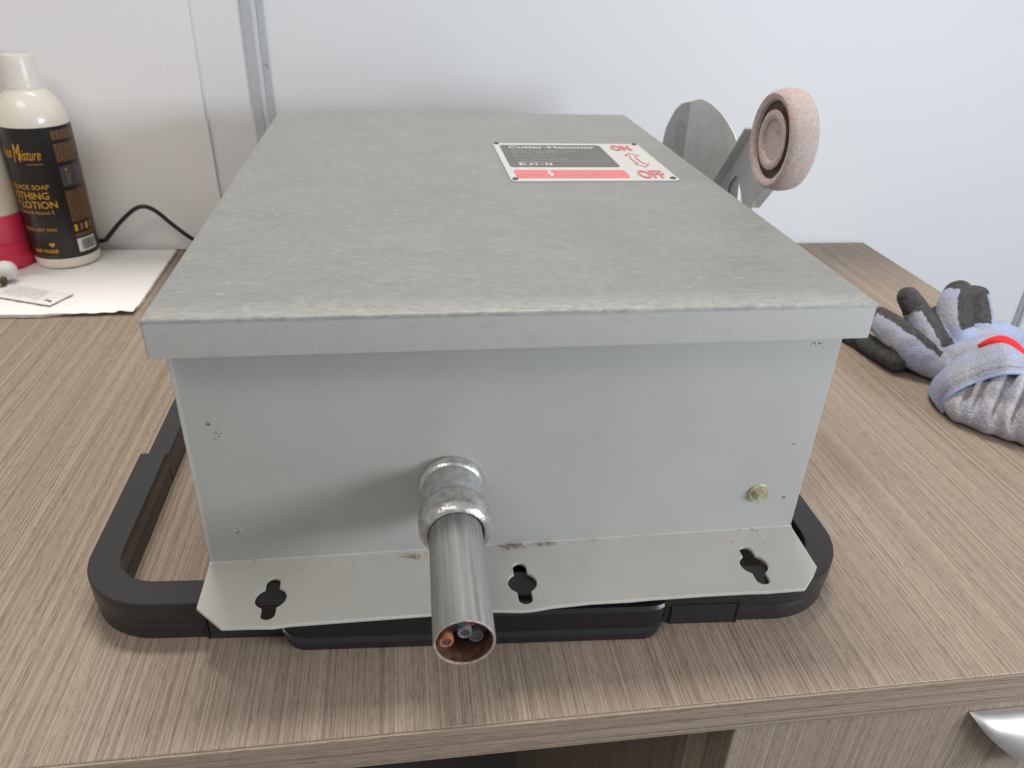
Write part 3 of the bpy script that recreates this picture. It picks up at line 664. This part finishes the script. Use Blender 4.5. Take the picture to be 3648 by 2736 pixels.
cyl_text('TROUBLED, DRY SKIN',-76,0.0195,0.0042,M['gold'],True,0.0)
cyl_text('FAIR TRADE',-82,-0.0035+0.0020,0.0044,M['gold'],True,0.03)
cyl_text('13 FL OZ  384 mL',-84,-0.0062,0.0032,M['brownprint'],True,0.0)
# heart mark
bm=bmesh.new(); r=BR+0.0005; vs=[]
for k in range(28):
    t=TAU*k/28; hx=0.00016*16*math.sin(t)**3; hz=0.00016*(13*math.cos(t)-5*math.cos(2*t)-2*math.cos(3*t)-math.cos(4*t))
    a=R(-90)+hx/r; vs.append(bm.verts.new((BC[0]+r*math.cos(a),BC[1]+r*math.sin(a),0.0065+hz)))
bm.faces.new(vs); from_bm('heart_mark',bm,M['gold'],lab)
# side column of small print (illegible in the photograph): broken rows of dashes
random.seed(5); bm=bmesh.new()
def dashrow(z,a0,a1,h=0.0009):
    a=a0; r=BR+0.0005
    while a<a1-1:
        l=random.uniform(2.5,8); e=min(a1,a+l); n=2; 
        for k in range(n):
            s0=R(a+(e-a)*k/n); s1=R(a+(e-a)*(k+1)/n)
            bm.faces.new([bm.verts.new((BC[0]+r*math.cos(s),BC[1]+r*math.sin(s),zz)) for s,zz in ((s0,z),(s1,z),(s1,z+h),(s0,z+h))])
        a=e+random.uniform(0.8,1.6)
def block(z0,z1,a0=-47,a1=16,step=0.00165):
    z=z1-step
    while z>z0: dashrow(z,a0,a1 if random.random()<.8 else a1-random.uniform(3,25),0.00098); z-=step
block(0.1010,0.1100); block(0.0810,0.0985); block(0.0260,0.0560); block(0.0115,0.0150)
o=from_bm('small_print',bm,M['brownprint'],lab); o['kind']='stuff'
g1=cyl_patch('grey_panel',-47,-23,0.0595,0.0780,BR+0.0004,M['greyprint'],lab); cyl_patch('grey_panel',-21.5,6,0.0595,0.0780,BR+0.0004,M['greyprint'],lab)
for k in range(4): cyl_patch('icon',-46+k*11,-40+k*11,0.0170,0.0235,BR+0.0005,M['gold'] if k%2==0 else M['brownprint'],lab)
for z in (0.0735,): cyl_patch('icon',-37,-33,z,z+0.002,BR+0.0006,M['gold'],lab)
for k in range(4): cyl_patch('icon',-38,-30,0.0620+k*0.0024,0.0634+k*0.0024,BR+0.0006,M['brownprint'],lab)
bar=cyl_patch('barcode',-47,-8,-0.0035,0.0095,BR+0.0006,M['white'],lab)
a=-40
while a<-12:
    wd=random.choice((0.5,0.8,1.3)); o=cyl_patch('bar',a,a+wd,-0.0018,0.0082,BR+0.0009,M['greyprint'],lab,1); a+=wd+random.choice((0.5,0.7,1.1))

# pink capped bottle cut by the left frame
PC=(-0.2870,0.4735); PBM=Matrix.Translation((PC[0],PC[1],TZ))
pb=thing('cream_bottle','cream bottle standing upside down on its hot pink cap at the left edge','bottle')
lathe('bottle_cap',[(0,0),(0.0255,0),(0.0268,0.0010),(0.0272,0.0240),(0.0268,0.0246)],M['pink2'],pb,72,PBM)
lathe('cap_collar',[(0.0268,0.0250),(0.0272,0.0256),(0.0272,0.0500),(0.0262,0.0508),(0.024,0.0510)],M['pink'],pb,72,PBM)
lathe('bottle_body',[(0.0255,0.0505),(0.0266,0.0520),(0.0268,0.0800),(0.0262,0.1150),(0.0235,0.1500),(0.012,0.1650),(0,0.1660)],M['cream'],pb,72,PBM)
def pc_text(s,ac,z,size,mat):
    me=text_mesh(s,size,0.02); bm=bmesh.new(); bm.from_mesh(me); r=0.0275; mx=max(v.co.x for v in me.vertices)
    for v in bm.verts:
        a=R(ac)+(v.co.x-mx)/r; v.co=Vector((PC[0]+r*math.cos(a),PC[1]+r*math.sin(a),z+v.co.y))
    return from_bm('lettering',bm,mat,pb)
pc_text('s',-74,0.0185,0.0060,M['plate_pink'])

# small white tube lying at the left edge
tb=thing('small_tube','small white tube with a yellow band lying on the towel at the left edge','tube')
TM=Matrix.Translation((-0.2680,0.4230,TZ+0.0095))@Matrix.Rotation(R(78),4,'Y')
lathe('tube_cap',[(0,0.0135),(0.004,0.0130),(0.0072,0.0105),(0.0090,0.0060),(0.0092,0.0),(0.0092,-0.012)],M['white'],tb,40,TM)
lathe('tube_band',[(0.0093,-0.012),(0.0094,-0.020)],M['yellow'],tb,40,TM)
lathe('tube_body',[(0.0092,-0.020),(0.0092,-0.060),(0,-0.060)],M['white'],tb,40,TM)
YM=Matrix.Translation((-0.2615,0.4070,TZ+0.0066))@Matrix.Rotation(R(90),4,'Y')
pn=thing('yellow_marker','yellow marker with a black end lying beside the white tube at the left edge','marker')
lathe('marker_barrel',[(0,-0.05),(0.0048,-0.05),(0.0050,-0.0100),(0.0050,-0.0010),(0.0040,0.0)],M['yellow'],pn,32,YM)
lathe('marker_cap',[(0.0040,0.0),(0.0042,0.0004),(0.0036,0.0030),(0,0.0034)],M['ink'],pn,32,YM)

# sachet on the towel
u=Vector((0.0537,-0.0229)).normalized(); vv=Vector((-u.y,u.x)); c0=Vector((-0.2070,0.3630))
pk=thing('wipe_sachet','flat white printed sachet lying on the front of the paper towel','sachet')
bm=bmesh.new(); LW,LH=0.080,0.0275; nx,ny=40,12; gr=[]
for i in range(nx+1):
    rw=[]
    for j in range(ny+1):
        s=i/nx; t=j/ny; p=c0-u*LW*(1-s)+vv*LH*t
        e=min(1,min(s,1-s)*14)*min(1,min(t,1-t)*6); z=TZ+0.0004+e*(0.0012+0.0005*math.sin(s*23)*math.sin(t*7))
        if j==0: z+=0.0005
        rw.append(bm.verts.new((p.x,p.y,z)))
    gr.append(rw)
for i in range(nx):
    for j in range(ny): bm.faces.new((gr[i][j],gr[i+1][j],gr[i+1][j+1],gr[i][j+1]))
from_bm('sachet_sheet',bm,M['packet'],pk,True)
def pkbox(name,s0,s1,t0,t1,mat,z=TZ+0.0022):
    bm=bmesh.new(); vs=[]
    for s,t in ((s0,t0),(s1,t0),(s1,t1),(s0,t1)):
        p=c0-u*(LW-s)+vv*t; vs.append(bm.verts.new((p.x,p.y,z)))
    bm.faces.new(vs); return from_bm(name,bm,mat,pk)
pkbox('printed_mark',0.0700,0.0765,0.0048,0.0068,M['blueprint'])
random.seed(9)
for k in range(7):
    s=0.020+random.uniform(0,0.004)
    while s<0.060:
        l=random.uniform(0.004,0.012); pkbox('printed_line',s,min(0.062,s+l),0.0050+k*0.0026,0.0055+k*0.0026,M['faint']); s+=l+0.0015
tube('sachet_fold_shade',[(*(c0-u*LW),TZ+0.0006),(*(c0-u*LW*0.5),TZ+0.0006),(*c0,TZ+0.0006)],0.0004,M['faint'],pk,6,2)  # thin grey tubes draw the fold shade along the sachet edges
tube('sachet_fold_shade',[(*c0,TZ+0.0006),(*(c0+vv*LH*0.5),TZ+0.0006),(*(c0+vv*LH),TZ+0.0006)],0.0003,M['faint'],pk,6,2)

cb=tube('power_cable',[(-0.300,0.5080,-0.012),(-0.235,0.5115,-0.0110),(-0.2060,0.5080,-0.0092),(-0.1975,0.500,-0.0030),(-0.1830,0.497,0.0120),(-0.1700,0.495,0.0235),(-0.1615,0.495,0.0290),(-0.1565,0.495,0.0300),(-0.1510,0.495,0.0292),(-0.1427,0.495,0.0235),(-0.1290,0.496,0.0085),(-0.1150,0.498,-0.0050),(-0.1000,0.500,-0.0150),(-0.080,0.498,-0.0205),(-0.04,0.490,-0.0208)],0.0021,M['cable'],None,10,6)
tag(cb,'thin black cable looping up against the white board beside the lotion bottle','cable')

# ------------------------------------------------------------------ glove bundle
gl=thing('work_glove','lavender knit work gloves with black coated fingers rolled together on the desk','gloves')
fingers={
 'under':([(0.4925,0.206,-0.0128,0.009),(0.4893,0.222,-0.0140,0.0085),(0.4867,0.242,-0.0148,0.0080),(0.4845,0.26,-0.0155,0.0070)],-1.0,None),
 'A':([(0.5174,0.19,-0.0116,0.0105),(0.5083,0.2,-0.0063,0.0135),(0.4991,0.212,0.0004,0.0140),(0.4944,0.226,0.0047,0.0130),(0.4922,0.242,0.0071,0.0105)],0.93,((0.55,0.45,0.85),0.30)),
 'B':([(0.5304,0.2,-0.0116,0.012),(0.5283,0.212,-0.0043,0.0125),(0.525,0.225,0.0050,0.0120),(0.520,0.236,0.0156,0.0105),(0.5147,0.245,0.0255,0.0088)],0.74,((1.0,0.0,0.25),-0.20)),
 'B2':([(0.5455,0.215,-0.0118,0.012),(0.5481,0.230,-0.0054,0.0125),(0.5514,0.248,0.0053,0.0100)],-1.0,None),
 'C':([(0.5480,0.208,0.0035,0.0110),(0.5452,0.220,0.0126,0.0130),(0.5484,0.230,0.0225,0.0138),(0.5545,0.238,0.0300,0.0118)],0.86,((0.95,-0.55,0.0),-0.10)),
 'D':([(0.5665,0.214,0.0045,0.0105),(0.5690,0.224,0.0130,0.0112),(0.5705,0.232,0.0205,0.0112),(0.5708,0.238,0.0270,0.0104)],0.96,((-1.0,-0.45,0.15),0.10)),
 'web':([(0.5480,0.204,0.0010,0.0125),(0.5600,0.205,0.0010,0.0135),(0.5720,0.210,0.0035,0.0120),(0.5860,0.216,0.0045,0.0100)],2.0,None),
 'palm':([(0.5330,0.190,-0.0062,0.013),(0.5500,0.192,-0.002,0.015),(0.5734,0.205,-0.001,0.014),(0.5950,0.215,-0.001,0.0115)],2.0,None),
 'palm2':([(0.5240,0.186,-0.0120,0.0105),(0.5522,0.185,-0.010,0.014),(0.5734,0.20,-0.010,0.013),(0.60,0.21,-0.010,0.012)],2.0,None),
}
def resample(pts,n=14):
    path=catmull([Vector(p[:3]) for p in pts],n); rr=[]
    m=len(pts)-1
    for i in range(len(path)):
        t=i/(len(path)-1)*m; k=min(int(t),m-1); f=t-k; rr.append(pts[k][3]*(1-f)+pts[k+1][3]*f)
    return path,rr
bm=bmesh.new(); samples=[]
for nm,(pts,t0,palm) in fingers.items():
    path,rr=resample(pts)
    for i,(p,r_) in enumerate(zip(path,rr)):
        samples.append((p,r_,nm,i/(len(path)-1)))
        if i%2==0 or i==len(path)-1:
            bmesh.ops.create_icosphere(bm,subdivisions=3,radius=r_,matrix=Matrix.Translation(p))
me=bpy.data.meshes.new('g'); bm.to_mesh(me); bm.free()
tmp=bpy.data.objects.new('tmp',me); COL.objects.link(tmp)
md=tmp.modifiers.new('r','REMESH'); md.mode='VOXEL'; md.voxel_size=0.0011
md=tmp.modifiers.new('s','SMOOTH'); md.iterations=6; md.factor=0.6
gme=eval_mesh(tmp); bpy.data.objects.remove(tmp)
from mathutils import noise as mn
at=gme.attributes.new('coat','FLOAT','POINT')
from mathutils.kdtree import KDTree
kd=KDTree(len(samples))
for k_,q_ in enumerate(samples): kd.insert(q_[0],k_)
kd.balance()
gnor=[v.normal.copy() for v in gme.vertices]
for i,v in enumerate(gme.vertices):
    near=[(d_-samples[k_][1],k_) for _c,k_,d_ in kd.find_n(v.co,7)]
    p,_r,nm,t=samples[min(near)[1]]; pts,t0,palm=fingers[nm]
    wob=0.05*mn.noise(v.co*220)
    c=1.0 if t+wob*0.8>t0 else 0.0
    if palm and c==0:
        dn=(v.co-p).normalized().dot(Vector(palm[0]).normalized())
        if dn+wob*1.5>palm[1] and t>0.12: c=1.0
    at.data[i].value=c
    d=0.0007*mn.noise(v.co*130)+0.0002*mn.noise(v.co*420)
    v.co+=gnor[i]*d
    if v.co.z<DZ+0.0003: v.co.z=DZ+0.0003+0.05*abs(v.co.z-DZ)
gme.materials.clear(); gme.name='glove_fingers'; link('glove_fingers',gme,M['glove'],gl,True)
# black palm of the outer glove lying flat
plate('flat_finger',[round_poly([(0.470,0.285,0.006),(0.4800,0.2440,0.01),(0.4935,0.2130,0.004),(0.5140,0.1935,0.004),(0.520,0.205,0.004),(0.500,0.290,0.008)],5)],DZ+0.0003,DZ+0.0052,plain('black_coating',(0.028,0.026,0.026),0.7,0,0.4,300,0.5,400),gl,0.0018)
# rolled cuff filling
inner=[(0.4975,0.1410,-0.0140,0.0085),(0.4992,0.1372,-0.0101,0.0120),(0.4984,0.1304,-0.012,0.012),(0.5078,0.1378,-0.0074,0.0170),(0.5037,0.1245,-0.011,0.013),(0.5165,0.1333,-0.0028,0.0215),(0.5103,0.1160,-0.0092,0.015),(0.5247,0.1263,-0.001,0.0240),(0.5196,0.1080,-0.0074,0.017),(0.5332,0.1171,0.0008,0.0255),(0.5302,0.098,-0.0055,0.019),(0.5459,0.1099,-0.001,0.0255),(0.56,0.105,-0.005,0.023),(0.53,0.16,-0.006,0.018),(0.55,0.15,-0.004,0.020),(0.515,0.165,-0.010,0.0125),(0.57,0.14,-0.008,0.018)]
bm=bmesh.new()
for x,y,z,r_ in inner: bmesh.ops.create_icosphere(bm,subdivisions=3,radius=r_,matrix=Matrix.Translation((x,y,z)))
me=bpy.data.meshes.new('g'); bm.to_mesh(me); bm.free()
tmp=bpy.data.objects.new('tmp',me); COL.objects.link(tmp)
md=tmp.modifiers.new('r','REMESH'); md.mode='VOXEL'; md.voxel_size=0.0009
md=tmp.modifiers.new('s','SMOOTH'); md.iterations=14; md.factor=0.7
cme=eval_mesh(tmp); bpy.data.objects.remove(tmp)
ud=Vector((0.62,-0.78,0)).normalized()     # along the mouth of the cuff
cnor=[v.normal.copy() for v in cme.vertices]
for i,v in enumerate(cme.vertices):
    vn=cnor[i]
    if vn.dot(Vector((-0.75,-0.6,0.15)))>0.0:
        s=(v.co-Vector((0.494,0.138,0))).dot(ud)
        h=(v.co.z-DZ)/0.05
        f=0.0
        for c_,w_,d_ in ((0.0085,0.0019,0.0036),(0.0165,0.0021,0.0044),(0.0300,0.0026,0.0050),(0.0420,0.0026,0.0060),(0.052,0.0028,0.005)):
            f-=d_*math.exp(-((s-c_+0.004*(h-0.4))/w_)**2)
        k=min(1,max(0,(h-0.22)/0.2)); v.co+=vn*f*k
    v.co+=vn*(0.0006*mn.noise(v.co*140))
    if v.co.z<DZ+0.0003: v.co.z=DZ+0.0003
cme.materials.clear(); cme.name='cuff_roll'; link('cuff_roll',cme,M['cuff2'],gl,True)
# turned back hood over the cuff
lip=[(0.4917,0.14,-0.0217),(0.4888,0.139,-0.0127),(0.4881,0.136,-0.0034),(0.4929,0.133,0.0043),(0.5001,0.13,0.0108),(0.5066,0.125,0.0177),(0.5136,0.12,0.0224),(0.5282,0.117,0.0219),(0.5503,0.115,0.0156)]
mid=[(0.4891,0.147,-0.0187),(0.4879,0.146,-0.0062),(0.4881,0.143,0.0056),(0.4944,0.14,0.0138),(0.5019,0.137,0.0196),(0.5085,0.132,0.0264),(0.516,0.127,0.0298),(0.5318,0.124,0.0265),(0.5561,0.122,0.0158)]
top=[(0.4966,0.166,-0.0189),(0.4974,0.165,-0.0081),(0.5003,0.162,0.0027),(0.5066,0.159,0.0139),(0.5143,0.156,0.0231),(0.5213,0.151,0.0298),(0.5292,0.146,0.0304),(0.5478,0.143,0.0192),(0.5723,0.141,0.0046)]
back=[(0.517,0.185,-0.0205),(0.5175,0.184,-0.0173),(0.5198,0.181,-0.0096),(0.5254,0.178,0.0015),(0.5329,0.175,0.0098),(0.5404,0.17,0.0168),(0.5491,0.165,0.0168),(0.5687,0.162,0.0049),(0.5933,0.16,-0.0105)]
cols=[catmull(r_,6) for r_ in (lip,mid,top,back)]
bm=bmesh.new(); gv=[]
for i in range(len(cols[0])):
    cc=catmull([c[i] for c in cols],7)
    gv.append([bm.verts.new(p+Vector((0,0,0.0007*mn.noise(p*120)))+Vector((-0.0004,-0.0004,0.0004))*math.sin(j*2.1)) for j,p in enumerate(cc)])
for a_,b_ in zip(gv,gv[1:]):
    for k in range(len(a_)-1): bm.faces.new((a_[k],b_[k],b_[k+1],a_[k+1]))
bmesh.ops.recalc_face_normals(bm,faces=bm.faces[:])
o=from_bm('cuff_band',bm,M['cuff'],gl,True); md=o.modifiers.new('s','SOLIDIFY'); md.thickness=0.0022; md.offset=0
md=o.modifiers.new('b','SUBSURF'); md.levels=1; md.render_levels=1
tube('hem',lip,0.0015,M['bluehem'],gl,10,6)
lip2=[(p[0]+0.002,p[1]-0.0005+0.003*k/8,p[2]-0.0045*min(1,k/3)) for k,p in enumerate(lip)]
tube('inner_hem',[(0.5060,0.1275,0.0080),(0.5125,0.1225,0.0135),(0.5190,0.1150,0.0120),(0.5230,0.1100,0.0085),(0.5290,0.1050,0.0120),(0.5340,0.1000,0.0065),(0.545,0.098,-0.001)],0.0019,M['bluehem'],gl,10,6)
tube('red_trim',[(0.5111,0.152,0.0269),(0.5166,0.15,0.0315),(0.522,0.148,0.0335),(0.5282,0.147,0.0321),(0.5356,0.146,0.028),(0.5442,0.145,0.021),(0.5566,0.144,0.0104),(0.5706,0.144,-0.0017)],lambda t:0.0012+0.0028*min(1,t*2.6),M['redtrim'],gl,12,6)
